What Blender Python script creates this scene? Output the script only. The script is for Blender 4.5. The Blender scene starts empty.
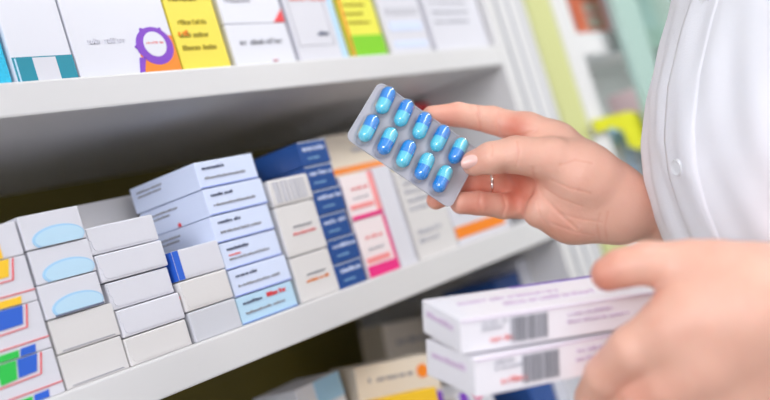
import bpy, bmesh, math, random
import numpy as np
from mathutils import Vector, Matrix
random.seed(7); np.random.seed(7)

# ------------------------------------------------------------------ camera
F = 1068.0
def _n(v): v = np.array(v, float); return v/np.linalg.norm(v)
AX = _n((751, -203, F)); AY = _n((-1395, 462, F)); AY = _n(AY-AX*AX.dot(AY)); AZ = -np.cross(AX, AY)
if AZ[1] > 0: AZ = -AZ
M = np.array([AX, AY, AZ])                      # camera axes (right, down, forward) -> world
CAM = np.array([0, 0, 1.30])
scn = bpy.context.scene
cd = bpy.data.cameras.new('camera'); cam = bpy.data.objects.new('camera', cd); scn.collection.objects.link(cam)
cd.sensor_width = 36; cd.lens = F/770*36; cd.clip_start = .02
r_, d_, f_ = M[:, 0], M[:, 1], M[:, 2]
cam.matrix_world = Matrix(((r_[0], -d_[0], -f_[0], CAM[0]), (r_[1], -d_[1], -f_[1], CAM[1]), (r_[2], -d_[2], -f_[2], CAM[2]), (0, 0, 0, 1)))
cd.dof.use_dof = True; cd.dof.focus_distance = .825; cd.dof.aperture_fstop = 2.9
scn.camera = cam

# ------------------------------------------------------------------ light
w = bpy.data.worlds.new('world'); scn.world = w; w.use_nodes = True
w.node_tree.nodes['Background'].inputs[0].default_value = (.91, .93, 1, 1)
w.node_tree.nodes['Background'].inputs[1].default_value = .64
def area(name, loc, target, sx, sy, power, col=(1, 1, 1)):
    l = bpy.data.lights.new(name, 'AREA'); l.shape = 'RECTANGLE'; l.size = sx; l.size_y = sy; l.energy = power; l.color = col
    o = bpy.data.objects.new(name, l); scn.collection.objects.link(o); o.location = loc
    o.rotation_euler = (Vector(target)-Vector(loc)).to_track_quat('-Z', 'Y').to_euler()
area('shopfront_daylight', (-.2, -1.9, 2.4), (.9, .5, 1.2), 2.0, 1.0, 7, (.95, .97, 1))
area('side_fill_light', (-2.3, -.45, 2.2), (.9, .35, 1.25), 1.4, 1.1, 48, (.95, .95, 1))  # added fill from the left, brightens coat and hands
area('ceiling_lamp_light', (.7, -.95, 2.66), (.9, .2, 1.0), 1.2, .6, 5, (1, .99, .97))
area('ceiling_lamp_light', (2.0, -.8, 2.66), (1.9, .6, 1.1), 1.2, .6, 38, (1, .99, .97))
vs = scn.view_settings; vs.view_transform = 'Standard'; vs.look = 'None'; vs.gamma = 1; vs.exposure = .17; vs.use_curve_mapping = False

# ------------------------------------------------------------------ helpers
D = 0.644                                        # distance of the shelf fronts
def ray(x, y): return M @ np.array([(x-385)/F, (y-200)/F, 1.0])
def at(x, y, t): return CAM + ray(x, y)*t
def ony(x, y, Y=D): r = ray(x, y); return CAM + r*(Y/r[1])
def fx(x, y, Y=D): return float(ony(x, y, Y)[0])
def fz(x, y, Y=D): return float(ony(x, y, Y)[2])
_m = {}
def mat(name, col, rough=.5, bump=0, scale=200, var=0, metal=0, coat=0, spec=.5, sss=0):
    if name in _m: return _m[name]
    m = bpy.data.materials.new(name); m.use_nodes = True; nt = m.node_tree; b = nt.nodes['Principled BSDF']
    b.inputs['Base Color'].default_value = (*col, 1); b.inputs['Roughness'].default_value = rough
    b.inputs['Metallic'].default_value = metal; b.inputs['Coat Weight'].default_value = coat
    b.inputs['Specular IOR Level'].default_value = spec
    if sss:
        b.inputs['Subsurface Weight'].default_value = sss; b.inputs['Subsurface Radius'].default_value = (1, .35, .2); b.inputs['Subsurface Scale'].default_value = .006
    tc = nt.nodes.new('ShaderNodeTexCoord'); nz = nt.nodes.new('ShaderNodeTexNoise'); nz.inputs['Scale'].default_value = scale; nz.inputs['Detail'].default_value = 4
    nt.links.new(tc.outputs['Object'], nz.inputs['Vector'])
    if bump:
        bp = nt.nodes.new('ShaderNodeBump'); bp.inputs['Strength'].default_value = bump; bp.inputs['Distance'].default_value = .001
        nt.links.new(nz.outputs['Fac'], bp.inputs['Height']); nt.links.new(bp.outputs['Normal'], b.inputs['Normal'])
    if var:
        mx = nt.nodes.new('ShaderNodeMix'); mx.data_type = 'RGBA'; mx.inputs['A'].default_value = (*[c*(1-var) for c in col], 1); mx.inputs['B'].default_value = (*[min(1, c*(1+var)) for c in col], 1)
        nt.links.new(nz.outputs['Fac'], mx.inputs['Factor']); nt.links.new(mx.outputs['Result'], b.inputs['Base Color'])
    _m[name] = m; return m
def link(name, bm, m, parent=None, smooth=False):
    me = bpy.data.meshes.new(name)
    bmesh.ops.recalc_face_normals(bm, faces=bm.faces)
    bm.to_mesh(me); bm.free(); me.materials.append(m)
    if smooth:
        for p in me.polygons: p.use_smooth = True
    o = bpy.data.objects.new(name, me); scn.collection.objects.link(o)
    if parent: o.parent = parent
    return o
def tag(o, label=None, cat=None, group=None, kind=None):
    if label: o['label'] = label
    if cat: o['category'] = cat
    if group: o['group'] = group
    if kind: o['kind'] = kind
    return o
def empty(name, loc=(0, 0, 0), label=None, cat=None, group=None, rz=0, mw=None):
    o = bpy.data.objects.new(name, None); scn.collection.objects.link(o); o.empty_display_size = .02
    if mw is not None: o.matrix_world = mw
    else: o.location = loc; o.rotation_euler = (0, 0, rz)
    return tag(o, label, cat, group)
def bm_box(bm, x0, x1, y0, y1, z0, z1, bev=0, seg=2):
    vs = [bm.verts.new((x, y, z)) for x in (x0, x1) for y in (y0, y1) for z in (z0, z1)]
    fs = [bm.faces.new([vs[i] for i in q]) for q in ((0, 1, 3, 2), (4, 6, 7, 5), (0, 4, 5, 1), (2, 3, 7, 6), (0, 2, 6, 4), (1, 5, 7, 3))]
    if bev:
        es = list({e for f in fs for e in f.edges})
        bmesh.ops.bevel(bm, geom=es, offset=bev, segments=seg, affect='EDGES', profile=.6)
def boxo(name, m, parent, x0, x1, y0, y1, z0, z1, bev=0, seg=2):
    bm = bmesh.new(); bm_box(bm, x0, x1, y0, y1, z0, z1, bev, seg); return link(name, bm, m, parent)
# placing flat print on one face of a box: (u right, v up, lift outward)
def face_map(face, W, Dp, H):
    if face == 'front': return lambda u, v, l: (u, -l, v)
    if face == 'left': return lambda u, v, l: (-l, Dp-u, v)
    if face == 'top': return lambda u, v, l: (u, v, H+l)
def prism(bm, pts, fm, lift=.00022, low=-.0001):
    a = [bm.verts.new(fm(u, v, lift)) for u, v in pts]; b = [bm.verts.new(fm(u, v, low)) for u, v in pts]
    bm.faces.new(a); bm.faces.new(b[::-1]); n = len(a)
    for i in range(n): bm.faces.new((a[i], b[i], b[(i+1) % n], a[(i+1) % n]))
def clip(poly, W, H, e=.0004):
    def cut(p, ins, inter):
        out = []
        for i in range(len(p)):
            a, b = p[i-1], p[i]
            if ins(b):
                if not ins(a): out.append(inter(a, b))
                out.append(b)
            elif ins(a): out.append(inter(a, b))
        return out
    for ax, lim, s in ((0, e, 1), (0, W-e, -1), (1, e, 1), (1, H-e, -1)):
        ins = lambda p, ax=ax, lim=lim, s=s: (p[ax]-lim)*s >= 0
        def inter(a, b, ax=ax, lim=lim):
            k = (lim-a[ax])/(b[ax]-a[ax]); return (a[0]+(b[0]-a[0])*k, a[1]+(b[1]-a[1])*k)
        if not poly: break
        poly = cut(poly, ins, inter)
    return poly
class Box:
    """a medicine carton with tuck flap; prints are children on its faces; u, v run 0..1 over a face"""
    def __init__(s, name, label, loc, W, Dp, H, m, cat='medicine box', group=None, rz=0, flap='front', mw=None, bev=.0009):
        s.W, s.D, s.H = W, Dp, H
        s.root = empty(name, loc, label, cat, group, rz, mw)
        s.body = boxo('carton', m, s.root, 0, W, 0, Dp, 0, H, bev)
        if flap == 'front':                       # tuck flap with rounded lower corners
            bm = bmesh.new(); r = min(.004, H*.2); i = W*.045; b = H*.10
            pts = [(W-.0012, H-.0012), (.0012, H-.0012), (.0012, H*.55), (i, H*.5), (i, b+r), (i+r*.3, b+r*.3), (i+r, b), (W-i-r, b), (W-i-r*.3, b+r*.3), (W-i, b+r), (W-i, H*.5), (W-.0012, H*.55)]
            prism(bm, pts, lambda u, v, l: (u, -l, v), .0005); link('tuck_flap', bm, m, s.root)
        if flap == 'slit':
            bm = bmesh.new(); prism(bm, [(W*.08, H*.05), (W*.92, H*.05), (W*.9, H*.085), (W*.1, H*.085)], lambda u, v, l: (u, -l, v), .0004); link('tuck_slit', bm, GREY, s.root)
    def dims(s, face): return {'front': (s.W, s.H), 'left': (s.D, s.H), 'top': (s.W, s.D)}[face]
    def poly(s, name, pts, m, face='front', lift=.00065, label=None):
        A, B = s.dims(face); p = clip([(u*A, v*B) for u, v in pts], A, B)
        if len(p) < 3: return
        bm = bmesh.new(); prism(bm, p, face_map(face, s.W, s.D, s.H), lift); o = link(name, bm, m, s.root)
        if label: o['label'] = label
        return o
    def rect(s, name, u0, v0, u1, v1, m, **k): return s.poly(name, [(u0, v0), (u1, v0), (u1, v1), (u0, v1)], m, **k)
    def ell(s, name, cu, cv, ru, rv, m, n=32, **k):
        return s.poly(name, [(cu+ru*math.cos(2*math.pi*i/n), cv+rv*math.sin(2*math.pi*i/n)) for i in range(n)], m, **k)
    def lines(s, name, segs, thick, m, face='front', lift=.0008):
        """strokes between (u,v) points, thick in metres, one mesh"""
        A, B = s.dims(face); bm = bmesh.new(); fm = face_map(face, s.W, s.D, s.H)
        for (a, b) in segs:
            a = np.array((a[0]*A, a[1]*B)); b = np.array((b[0]*A, b[1]*B)); d = b-a; L = np.linalg.norm(d); nn = np.array((-d[1], d[0]))/L*thick/2
            p = clip([tuple(a-nn), tuple(b-nn), tuple(b+nn), tuple(a+nn)], A, B)
            if len(p) > 2: prism(bm, p, fm, lift)
        return link(name, bm, m, s.root)
    def text(s, u0, v0, u1, v1, m, face='front', rows=1, fill=.55, name='printed_text', lift=.0009):
        """rows of small unreadable letter strokes"""
        A, B = s.dims(face); bm = bmesh.new(); fm = face_map(face, s.W, s.D, s.H)
        rh = (v1-v0)*B/rows
        for r in range(rows):
            top = v1*B - r*rh; h = rh*fill; x = u0*A; xe = (u0+(u1-u0)*(1 if rows == 1 else random.uniform(.6, 1)))*A
            while x < xe:
                cw = h*random.uniform(.45, .75)
                if random.random() < .14: x += cw*.7; continue
                hh = h*random.choice((1, .72, .72, .72)); y0 = top-h
                st = h*.17
                k = random.random()
                prism(bm, [(x, y0), (x+st, y0), (x+st, y0+hh), (x, y0+hh)], fm, lift)
                if k < .7: prism(bm, [(x+cw-st*1.6, y0), (x+cw-st*.6, y0), (x+cw-st*.6, y0+hh*.9), (x+cw-st*1.6, y0+hh*.9)], fm, lift)
                if k > .3: prism(bm, [(x, y0+hh*.82), (x+cw*.75, y0+hh*.82), (x+cw*.75, y0+hh), (x, y0+hh)], fm, lift*1.01)
                if k < .5: prism(bm, [(x, y0), (x+cw*.75, y0), (x+cw*.75, y0+st), (x, y0+st)], fm, lift*1.01)
                x += cw*1.12
        if not bm.verts: bm.free(); return
        return link(name, bm, m, s.root)
    def barcode(s, u0, v0, u1, v1, m, face='front', n=22):
        A, B = s.dims(face); bm = bmesh.new(); fm = face_map(face, s.W, s.D, s.H); x = u0*A; st = (u1-u0)*A/n/2
        while x < u1*A:
            wd = st*random.choice((.6, 1, 1.6)); prism(bm, [(x, v0*B), (x+wd, v0*B), (x+wd, v1*B), (x, v1*B)], fm, .0009); x += wd+st*random.choice((.6, 1, 1.4))
        return link('barcode', bm, m, s.root)

WHITE = mat('white_carton', (.70, .70, .76), .45, .08)
WARMW = mat('warm_white_carton', (.71, .69, .685), .45, .08)
COOLW = mat('cool_white_carton', (.76, .77, .84), .4, .05)
GREY = mat('grey_ink', (.36, .36, .40), .6)
LGREY = mat('light_grey_ink', (.55, .55, .60), .6)
DARK = mat('dark_ink', (.12, .14, .22), .6)
RED = mat('red_ink', (.82, .06, .07), .5)
PINKRED = mat('pale_red_ink', (.90, .30, .30), .5)
LBLUE = mat('pale_blue_carton', (.68, .76, .96), .4, .05)
LBLUE2 = mat('sky_blue_carton', (.50, .72, .89), .4, .05)
NAVY = mat('navy_carton', (.015, .07, .27), .35, .05)
CYAN = mat('cyan_ink', (.01, .50, .78), .5, .3, 400, .35)
TEAL = mat('teal_ink', (.0, .26, .36), .4)
ELL = mat('pale_blue_ink', (.50, .72, .88), .5)
ELLD = mat('mid_blue_ink', (.36, .62, .85), .5)
YEL = mat('amber_ink', (.95, .58, .02), .5)
AQUA = mat('aqua_ink', (.0, .52, .66), .5)
GREEN = mat('green_ink', (.02, .55, .07), .5)
BLUE = mat('blue_ink', (.02, .12, .62), .5)
YCART = mat('yellow_carton', (.88, .73, .07), .45, .05)
YCART2 = mat('lemon_carton', (.83, .80, .08), .45, .05)
OLIVE = mat('leaf_green_ink', (.18, .33, .03), .5)
LEAF = mat('bright_green_ink', (.22, .62, .01), .5)
ORANGE = mat('orange_ink', (.92, .25, .01), .5)
PURPLE = mat('purple_ink', (.22, .05, .55), .5)
OLTXT = mat('olive_text_ink', (.45, .36, .03), .5)
MAG = mat('magenta_ink', (.80, .02, .22), .5)
TAN = mat('cream_carton', (.76, .67, .55), .5, .05)
SHELFW = mat('white_laminate', (.71, .705, .71), .35, .03, 60)
WALLM = mat('painted_wall', (.33, .36, .32), .8, .15, 30, .05)
BACKM = mat('olive_brown_back_board', (.19, .15, .02), .6, .1, 20, .15)
FLOORM = mat('grey_vinyl_floor', (.22, .20, .18), .4, .05, 15, .08)

# ------------------------------------------------------------------ setting
def struct(name, m, *b): o = boxo(name, m, None, *b); o['kind'] = 'structure'; return o
YB = D+.36
struct('floor', FLOORM, -3, 4.6, -3.2, YB+.12, -.05, 0)
struct('ceiling', mat('ceiling_paint', (.8, .8, .8), .9, .1, 30), -3, 4.6, -1.2, YB+.12, 2.75, 2.8)
struct('wall_back', WALLM, -3, 4.6, YB+.02, YB+.12, 0, 2.75)
struct('wall_right', WALLM, 4.5, 4.6, -3.2, YB+.02, 0, 2.75)
struct('baseboard_back', SHELFW, -3, 4.5, YB+.005, YB+.02, 0, .08)
LIGHTM = bpy.data.materials.new('lamp_diffuser'); LIGHTM.use_nodes = True
b = LIGHTM.node_tree.nodes['Principled BSDF']; b.inputs['Emission Color'].default_value = (1, 1, 1, 1); b.inputs['Emission Strength'].default_value = 4
for i, (lx, ly) in enumerate(((.7, -.95), (2.0, -.8))):
    t = empty('ceiling_light', (lx, ly, 2.75), ['flat white ceiling light panel above the shopper side', 'flat white ceiling light panel above the far cabinet'][i], 'light', 'ceiling light panels')
    boxo('frame', SHELFW, t, -.63, .63, -.33, .33, -.04, 0, .004); boxo('diffuser', LIGHTM, t, -.6, .6, -.3, .3, -.05, -.04)

# ------------------------------------------------------------------ shelving unit
ZL = 1.3-.0418; ZU = 1.3+.1822; TL_, TU_ = .0305, .0262; ZB = ZL-.262
XE = 1.212
su = empty('shelving_unit', (.4, YB, 0), 'long white open shelving unit with medicine boxes along the left', 'shelf')
def SB(name, m, x0, x1, y0, y1, z0, z1, bev=.0012, parent=su):
    return boxo(name, m, parent, x0-.4, x1-.4, y0-YB, y1-YB, z0, z1, bev)
SB('shelf_board', SHELFW, -.6, XE, D-.004, YB-.012, ZU-TU_, ZU, .002)
SB('shelf_board', SHELFW, -.6, XE, D-.004, YB-.012, ZL-TL_, ZL, .002)
SB('shelf_board', SHELFW, -.6, XE, D-.004, YB-.012, ZB-.03, ZB, .002)
SB('shelf_board', SHELFW, -.6, XE, D-.004, YB-.012, ZU+.33, ZU+.356, .002)
SB('back_board', BACKM, -.6, XE, YB-.012, YB, .1, 2.05)
SB('side_panel', SHELFW, -.62, -.6, D-.004, YB, .05, 2.1)
SB('side_panel', SHELFW, XE, XE+.02, D-.004, YB, .05, 2.1)
SB('plinth', SHELFW, -.6, XE, D+.03, YB-.012, 0, .1)
SB('top_board', SHELFW, -.62, XE+.02, D-.004, YB, 2.1, 2.13)

# ------------------------------------------------------------------ lower shelf, column by column
YF = D+.003
# column 1: striped cartons, cut by the left frame edge
c1x1 = fx(66, 391, YF)-.001; w1 = .088; c1top = fz(8, 222, YF); n1 = 5
ztops = [fz(66, 391, YF), fz(52, 347, YF), fz(37, 300, YF), fz(25, 254, YF), fz(8, 222, YF)]
ztops[0] = ZL
lab = ['white carton with green and blue blocks, on the shelf at the bottom left corner', 'white carton with green and blue blocks, second from the shelf at the left edge',
       'white carton with amber corner, third up in the stack at the left edge', 'white carton with teal and amber corner, topmost of the stack at the left edge']
for i in range(4):
    z0, z1 = ztops[i], ztops[i+1]-.0004; H = z1-z0
    B = Box('medicine_box', lab[i], (c1x1-w1-[0, .0, .0, .0][i], YF-.001, z0), w1, .10, H, WHITE, group='striped cartons at the left edge', flap=None)
    if i == 3:
        B.rect('printed_block', 0, .0, .80, 1, YEL); B.rect('printed_block', 0, .12, .74, 1, AQUA, lift=.0009)
        B.text(.2, .4, .6, .7, WHITE, lift=.0012)
        continue
    if i == 2: a1, a2, b1, b2 = None, YEL, None, YEL
    elif i == 1: a1, a2, b1, b2 = None, BLUE, GREEN, BLUE
    else: a1, a2, b1, b2 = GREEN, BLUE, GREEN, BLUE
    m_ = .635
    if a1: B.poly('printed_block', [(.47, .56), (.615, .59), (.65, .99), (.47, .99)], a1)
    B.poly('printed_block', [(m_ if a1 else .40, .60), (.80, .62), (.845, .99), (m_+.03 if a1 else .40, .99)], a2)
    B.lines('printed_line', [((.3, .50), (.83, .54)), ((.83, .54), (.885, 1.0))], .0007, RED)
    if b1: B.poly('printed_block', [(.45, 0), (.68, 0), (.70, .15), (.47, .15)], b1)
    B.poly('printed_block', [(.70 if b1 else .4, 0), (.84, 0), (.855, .17), (.72 if b1 else .4, .16)], b2)
    B.lines('printed_line', [((.2, .22), (1, .24))], .0007, RED)
# column 2
c2 = [fx(67, 391, YF), fx(131, 366, YF)]; h2 = (fz(15, 217, YF)-ZL)/5
names2 = ['cream white carton with dark tuck slit, at the foot of the oval-print stack', 'cream white carton directly under the three pale blue oval cartons',
          'white carton with a pale blue oval, lowest of three ovals', 'white carton with a pale blue oval, middle of three ovals', 'white carton with a pale blue oval, topmost of three ovals']
for i in range(5):
    dx = [0, .0006, -.0004, .0008, 0][i]
    B = Box('medicine_box', names2[i], (c2[0]+.0006+dx, YF+[0, .0004, -.001, 0, -.0012][i], ZL+i*h2), (c2[1]-c2[0]-.0016 if i < 2 else .0535), .095, h2-.0006, WARMW if i < 2 else WHITE, group='oval-print cartons' if i > 1 else 'plain cream cartons under the ovals', flap='slit' if i < 2 else None, rz=math.radians([.4, -.4, .5, -.3, .3][i]))
    if i > 1:
        B.ell('printed_oval', .55, .21, .43, .36, ELLD, lift=.0006); B.ell('printed_oval', .56, .20, .40, .31, ELL, lift=.0009)
        if i == 2: B.rect('printed_band', .15, 0, .97, .07, DARK, lift=.001)
# column 3
c3 = [fx(131, 366, YF), fx(194, 343, YF)]; h3 = (fz(82, 228, YF)-ZL)/5
n3 = ['lowest', 'second from the bottom', 'middle', 'second from the top', 'topmost']
for i in range(5):
    Box('medicine_box', 'plain white carton without print, %s of the plain white stack' % n3[i], (c3[0]+.0005+[0, .001, -.0006, -.0035, -.0050][i], YF+[0, .0006, .0015, 0, .001][i], ZL+i*h3), c3[1]-c3[0]-.0018+[0, 0, 0, .003, .005][i], .10, h3-.0007, WHITE if i else WARMW, group='plain white cartons', flap='front', rz=math.radians([.3, -.5, .4, -.3, .6][i]), bev=.0016)
# column 4
c4 = [fx(195, 341, YF), fx(243, 325, YF)]; h4 = (fz(178, 249, YF)-ZL)/3
n4 = ['pale grey carton at the foot of the short stack of three', 'white carton with pale red corner text, middle of the short stack', 'white carton with a bright blue end band, topmost of the short stack']
for i in range(3):
    B = Box('medicine_box', n4[i], (c4[0]+.0008+[0, -.001, .0012][i], YF-.001, ZL+i*h4), c4[1]-c4[0]-.002, .06, h4-.0007, [mat('pale_grey_carton', (.60, .61, .66), .4, .05), WARMW, WHITE][i], group='short stack beside the blue cartons', flap='front' if i else None, rz=math.radians([0, -.8, .8][i]), bev=.0014)
    if i == 2: B.rect('printed_band', .0, .0, .12, 1, BLUE); B.rect('printed_band', .55, 0, 1, 1, BLUE, face='left')
    if i == 1: B.text(.3, .35, .95, .6, PINKRED, face='left')
# column 5: pale blue cartons
c5 = [fx(243, 325, YF), fx(300, 303, YF)]; h5 = (fz(200, 161, YF)-ZL)/6
n5 = ['sky blue carton with red word, at the foot of the pale blue stack', 'pale blue carton second from the bottom of its stack', 'pale blue carton third from the bottom of its stack', 'pale blue carton third from the top, long side showing above the white cartons', 'pale blue carton with red dot, second from the top of its stack', 'pale blue carton topmost of the pale blue stack']
for i in range(6):
    B = Box('medicine_box', n5[i], (c5[0]+.001+[0, .001, 0, -.0008, .0006, -.0004][i], YF+.001, ZL+i*h5), c5[1]-c5[0]-.0025, .086, h5-.0006, LBLUE if i else LBLUE2, group='pale blue cartons', flap=None, rz=math.radians([.3, -.4, .5, -.2, -.5, .3][i]))
    B.text(.1, .60, .45 if i else .42, .80, DARK); B.text(.1, .22, .8, .42, GREY, rows=1, fill=.45)
    if i == 0: B.text(.52, .56, .86, .86, RED)
    if i == 2: B.text(.1, .42, .3, .55, PINKRED)
    B.text(.1, .45, .6, .78, GREY, face='left', rows=2, fill=.45)
    if i in (3, 4): B.ell('printed_dot', .55, .08, .02, .10, RED, face='left', n=12)
    B.lines('printed_line', [((0, .04), (1, .04))], .0005, BLUE)
# column 6: three cream-white cartons
YF6 = YF+.002
c6 = [fx(302, 304, YF6), fx(342, 290, YF6)]; zz = [ZL, fz(290, 258, YF6), fz(273, 208, YF6), fz(265, 181, YF6)]
n6 = ['white carton with small orange word, on the shelf beside the navy stack', 'white carton with small red word, in the middle beside the navy stack', 'white carton with grey bar stripes, on top beside the navy stack']
for i in range(3):
    B = Box('medicine_box', n6[i], (c6[0]+.0012, YF6-.001*i, zz[i]), c6[1]-c6[0]-.003, .08, zz[i+1]-zz[i]-.0007, WARMW, group='white cartons between blue and navy', flap=None, bev=.0016)
    if i < 2: B.text(.3, .50, .75, .58, GREY); B.text(.25, .34, .8, .45, [ORANGE, PINKRED][i])
    else: B.barcode(.1, .12, .9, .9, LGREY, n=9)
bx = Box('medicine_box', 'cream carton lying behind the bar-striped carton', (c6[0]-.008, YF6+.045, zz[3]), .05, .07, .022, TAN, flap=None)
# column 7: navy
c7 = [fx(342, 289, YF), fx(369, 280, YF)]; h7 = (fz(326, 137, YF)-ZL)/6
n7 = ['lowest', 'second from the bottom', 'third from the bottom', 'third from the top', 'second from the top', 'topmost']
for i in range(6):
    B = Box('medicine_box', 'navy blue carton with white print, %s of the navy stack' % n7[i], (c7[0]+[0, .001, -.0008, .0012, 0, .0006][i], YF+.001, ZL+i*h7), c7[1]-c7[0]-.001, .085 if i > 4 else .075, h7-.0006, NAVY, group='navy cartons', flap=None, rz=math.radians([.5, -.4, .4, -.8, .6, -.3][i]))
    B.text(.12, .46, .9, .76, LBLUE); B.text(.2, .2, .6, .32, ELLD)
    B.lines('printed_line', [((0, .97), (1, .97))], .0009, LBLUE)
# column 8: pink and white cartons in front of a tall white one
c8 = [fx(370, 280, YF), fx(401, 268, YF)]; zm = fz(356, 221, YF); zt = fz(342, 176, YF)
for i in range(2):
    z0, z1 = (ZL, zm) if i == 0 else (zm, zt)
    B = Box('medicine_box', ['white carton with a crimson foot band, right of the navy stack', 'white carton with pink lettering and red edge, stacked above the crimson-footed one'][i], (c8[0]+.002, YF, z0), c8[1]-c8[0]-.003, .07, z1-z0-.0006, mat('blush_carton', (.86, .76, .77), .45), group='pink printed cartons', flap=None)
    B.rect('printed_band', 0, 0, 1, .20 if i == 0 else .1, MAG); B.rect('printed_band', [.93, .86][i], .2 if i == 0 else .1, 1, 1, [MAG, PINKRED][i], lift=.0008)
    B.text(.2, .6, .75, .72, PINKRED); B.text(.2, .42, .7, .5, LGREY)
    B.rect('printed_band', .05, .24, .8, .34, PINKRED, lift=.0006)
B = Box('medicine_box', 'tall narrow white carton standing right of the pink cartons', (c8[1]+.0005, YF-.002, ZL), fx(419, 262, YF)-c8[1]-.003, .09, fz(380, 166, YF)-ZL, WHITE, flap=None)
B.lines('printed_line', [((.9, .05), (.9, .95))], .0006, LGREY)
# large tan carton with orange line behind, cream one above
B = Box('medicine_box', 'large cream carton with an orange stripe, behind the pink cartons', (fx(352, 222, YF+.085)-.02, YF+.078, ZL), .14, .12, fz(352, 133, YF+.085)-ZL, TAN, flap=None)
B.rect('printed_band', 0, .72, 1, .76, ORANGE); B.text(.35, .82, .8, .9, LGREY)
# column 9: white cartons with grey text
x9 = fx(420, 261, YF)
B = Box('medicine_box', 'white carton covered in fine grey text, behind the held blister pack', (x9+.001, YF, ZL), fx(459, 246, YF)-x9-.002, .11, .105, WARMW, flap=None)
B.text(.12, .45, .9, .9, LGREY, rows=5, fill=.5); B.text(.12, .12, .8, .3, LGREY, rows=2)
B.rect('printed_band', 0, .94, .5, 1, YCART)
x9 = fx(459, 246, YF)
B = Box('medicine_box', 'white carton with an orange foot band, last at the shelf end', (x9+.001, YF, ZL), fx(508, 228, YF)-x9, .11, .06, WHITE, flap=None)
B.rect('printed_band', .0, .12, .97, .34, ORANGE); B.text(.15, .5, .8, .8, LGREY, rows=2)
B = Box('medicine_box', 'pale carton with a red top panel, behind the raised index finger', (fx(420, 105, YF+.1), YF+.12, ZL), .12, .08, fz(440, 99, YF+.1)-ZL+.002, WARMW, flap=None)
B.rect('printed_band', 0, .90, 1, 1, RED); B.rect('printed_panel', .05, .3, .95, .8, COOLW); B.text(.1, .6, .8, .7, LGREY)
B = Box('medicine_box', 'plain pale carton standing at the far end of the lower shelf', (fx(520, 225, YF), YF+.04, ZL), .05, .12, .10, WHITE, flap=None)
B.text(.2, .4, .8, .6, LGREY, rows=2)
# grey carton behind column 3
xg = fx(77, 212, YF+.06)
B = Box('medicine_box', 'grey-shaded pale carton lying behind the plain white stack', (xg, YF+.105, ZL), .10, .06, fz(77, 209, YF+.105)-ZL+.003, WARMW, flap='front')

# ------------------------------------------------------------------ upper shelf
def up(x_l, x_r, ybot, label, m, H, Dp=.06, dy=0, name='medicine_box', z=ZU, **k):
    X0, X1 = fx(x_l, ybot[0], YF+dy), fx(x_r, ybot[1], YF+dy)
    return Box(name, label, (X0+.0006, YF+dy, z), X1-X0-.0014, Dp, H, m, flap=k.pop('flap', None), **k)
B = up(-48, 14, (89, 84), 'cyan speckled box cut by the left frame edge', CYAN, .17, dy=.002)
B = up(18, 80, (84, 79), 'white box with a teal foot band and blank square', COOLW, .19, Dp=.03)
B.rect('printed_band', 0, .0, 1, .105, TEAL); B.rect('printed_panel', .32, .0, .70, .10, WHITE, lift=.0009); B.rect('printed_band', .03, .0, .055, .1, ELL, lift=.0009)
B = up(81, 183, (79, 71), 'large white box with purple ring emblem on orange', COOLW, .20, Dp=.035)
# emblem: orange quarter, purple collar, white oval, little crown
B.poly('printed_emblem', [(.62, 0), (1, 0), (1, .16), (.90, .165), (.62, .10)], ORANGE)
pts = [(.80+.185*math.cos(a)*(1+.0*a), .125+.068*math.sin(a)) for a in [2*math.pi*i/40 for i in range(40)]]
pts2 = []
for i in range(48):
    a = 2*math.pi*i/48; k = 1.12 if (i % 8 == 0 and 8 <= i <= 24) else 1; pts2.append((.79+.185*math.cos(a)*k, .118+.083*math.sin(a)*k))
B.poly('printed_emblem', pts2, PURPLE, lift=.0009, label='purple spiked ring of the emblem')
B.poly('printed_emblem', [(.56, 0), (.60, 0), (.66, .07), (.60, .07)], PURPLE, lift=.0009)
B.ell('printed_emblem', .79, .125, .115, .055, COOLW, lift=.0012); B.text(.70, .118, .88, .136, PINKRED, lift=.0015)
B.text(.15, .12, .5, .16, mat('faint_ink', (.72, .72, .80), .5), rows=1); B.text(.55, .45, .9, .6, _m['faint_ink'], rows=3)
B = up(184, 232, (71, 66), 'yellow box with a leaf green top panel', YCART, .135, Dp=.04)
B.rect('printed_band', .28, .87, 1, 1, OLIVE); B.text(.02, .88, .24, .97, ORANGE); B.text(.1, .42, .9, .80, OLTXT, rows=5, fill=.35); B.text(.1, .08, .8, .34, OLTXT, rows=3, fill=.35); B.text(.1, .2, .3, .27, ORANGE)
zs = fz(227, 24, YF)
B = up(237, 297, (66, 60), 'white carton with grey lettering, lying under a twin carton', COOLW, zs-ZU-.0005, Dp=.07)
B.text(.15, .40, .85, .62, GREY); B.text(.6, .05, .68, .1, RED)
B = up(237, 297, (66, 60), 'white carton with red corner, lying on top of its twin', COOLW, .05, Dp=.065, z=zs)
B.text(.1, .35, .5, .5, LGREY); B.poly('printed_corner', [(.80, 0), (1, 0), (1, .28)], RED); B.text(.1, .7, .7, .8, LGREY)
B = up(301, 349, (60, 56), 'white box with red word and pale blue edge stripe', WHITE, .16, Dp=.06)
B.text(.12, .36, .85, .44, PINKRED); B.text(.15, .52, .75, .6, LGREY); B.text(.45, .14, .7, .19, DARK); B.lines('printed_line', [((.06, .1), (.06, .7)), ((.06, .1), (.78, .1)), ((.78, .1), (.78, .7))], .0006, LGREY)
B.rect('printed_band', .88, 0, 1, 1, LBLUE2)
B = up(354, 388, (56, 53), 'lemon yellow box with a bright green foot band', YCART2, .15, Dp=.05)
B.rect('printed_band', .0, 0, 1, .16, LEAF); B.text(.1, .48, .85, .55, OLTXT); B.text(.1, .2, .8, .4, OLTXT, rows=3, fill=.3); B.rect('printed_band', 0, 0, .05, 1, ORANGE, lift=.0009)
B = up(392, 433, (53, 49), 'white box with pale blue printed bands', WHITE, .15, Dp=.06)
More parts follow.
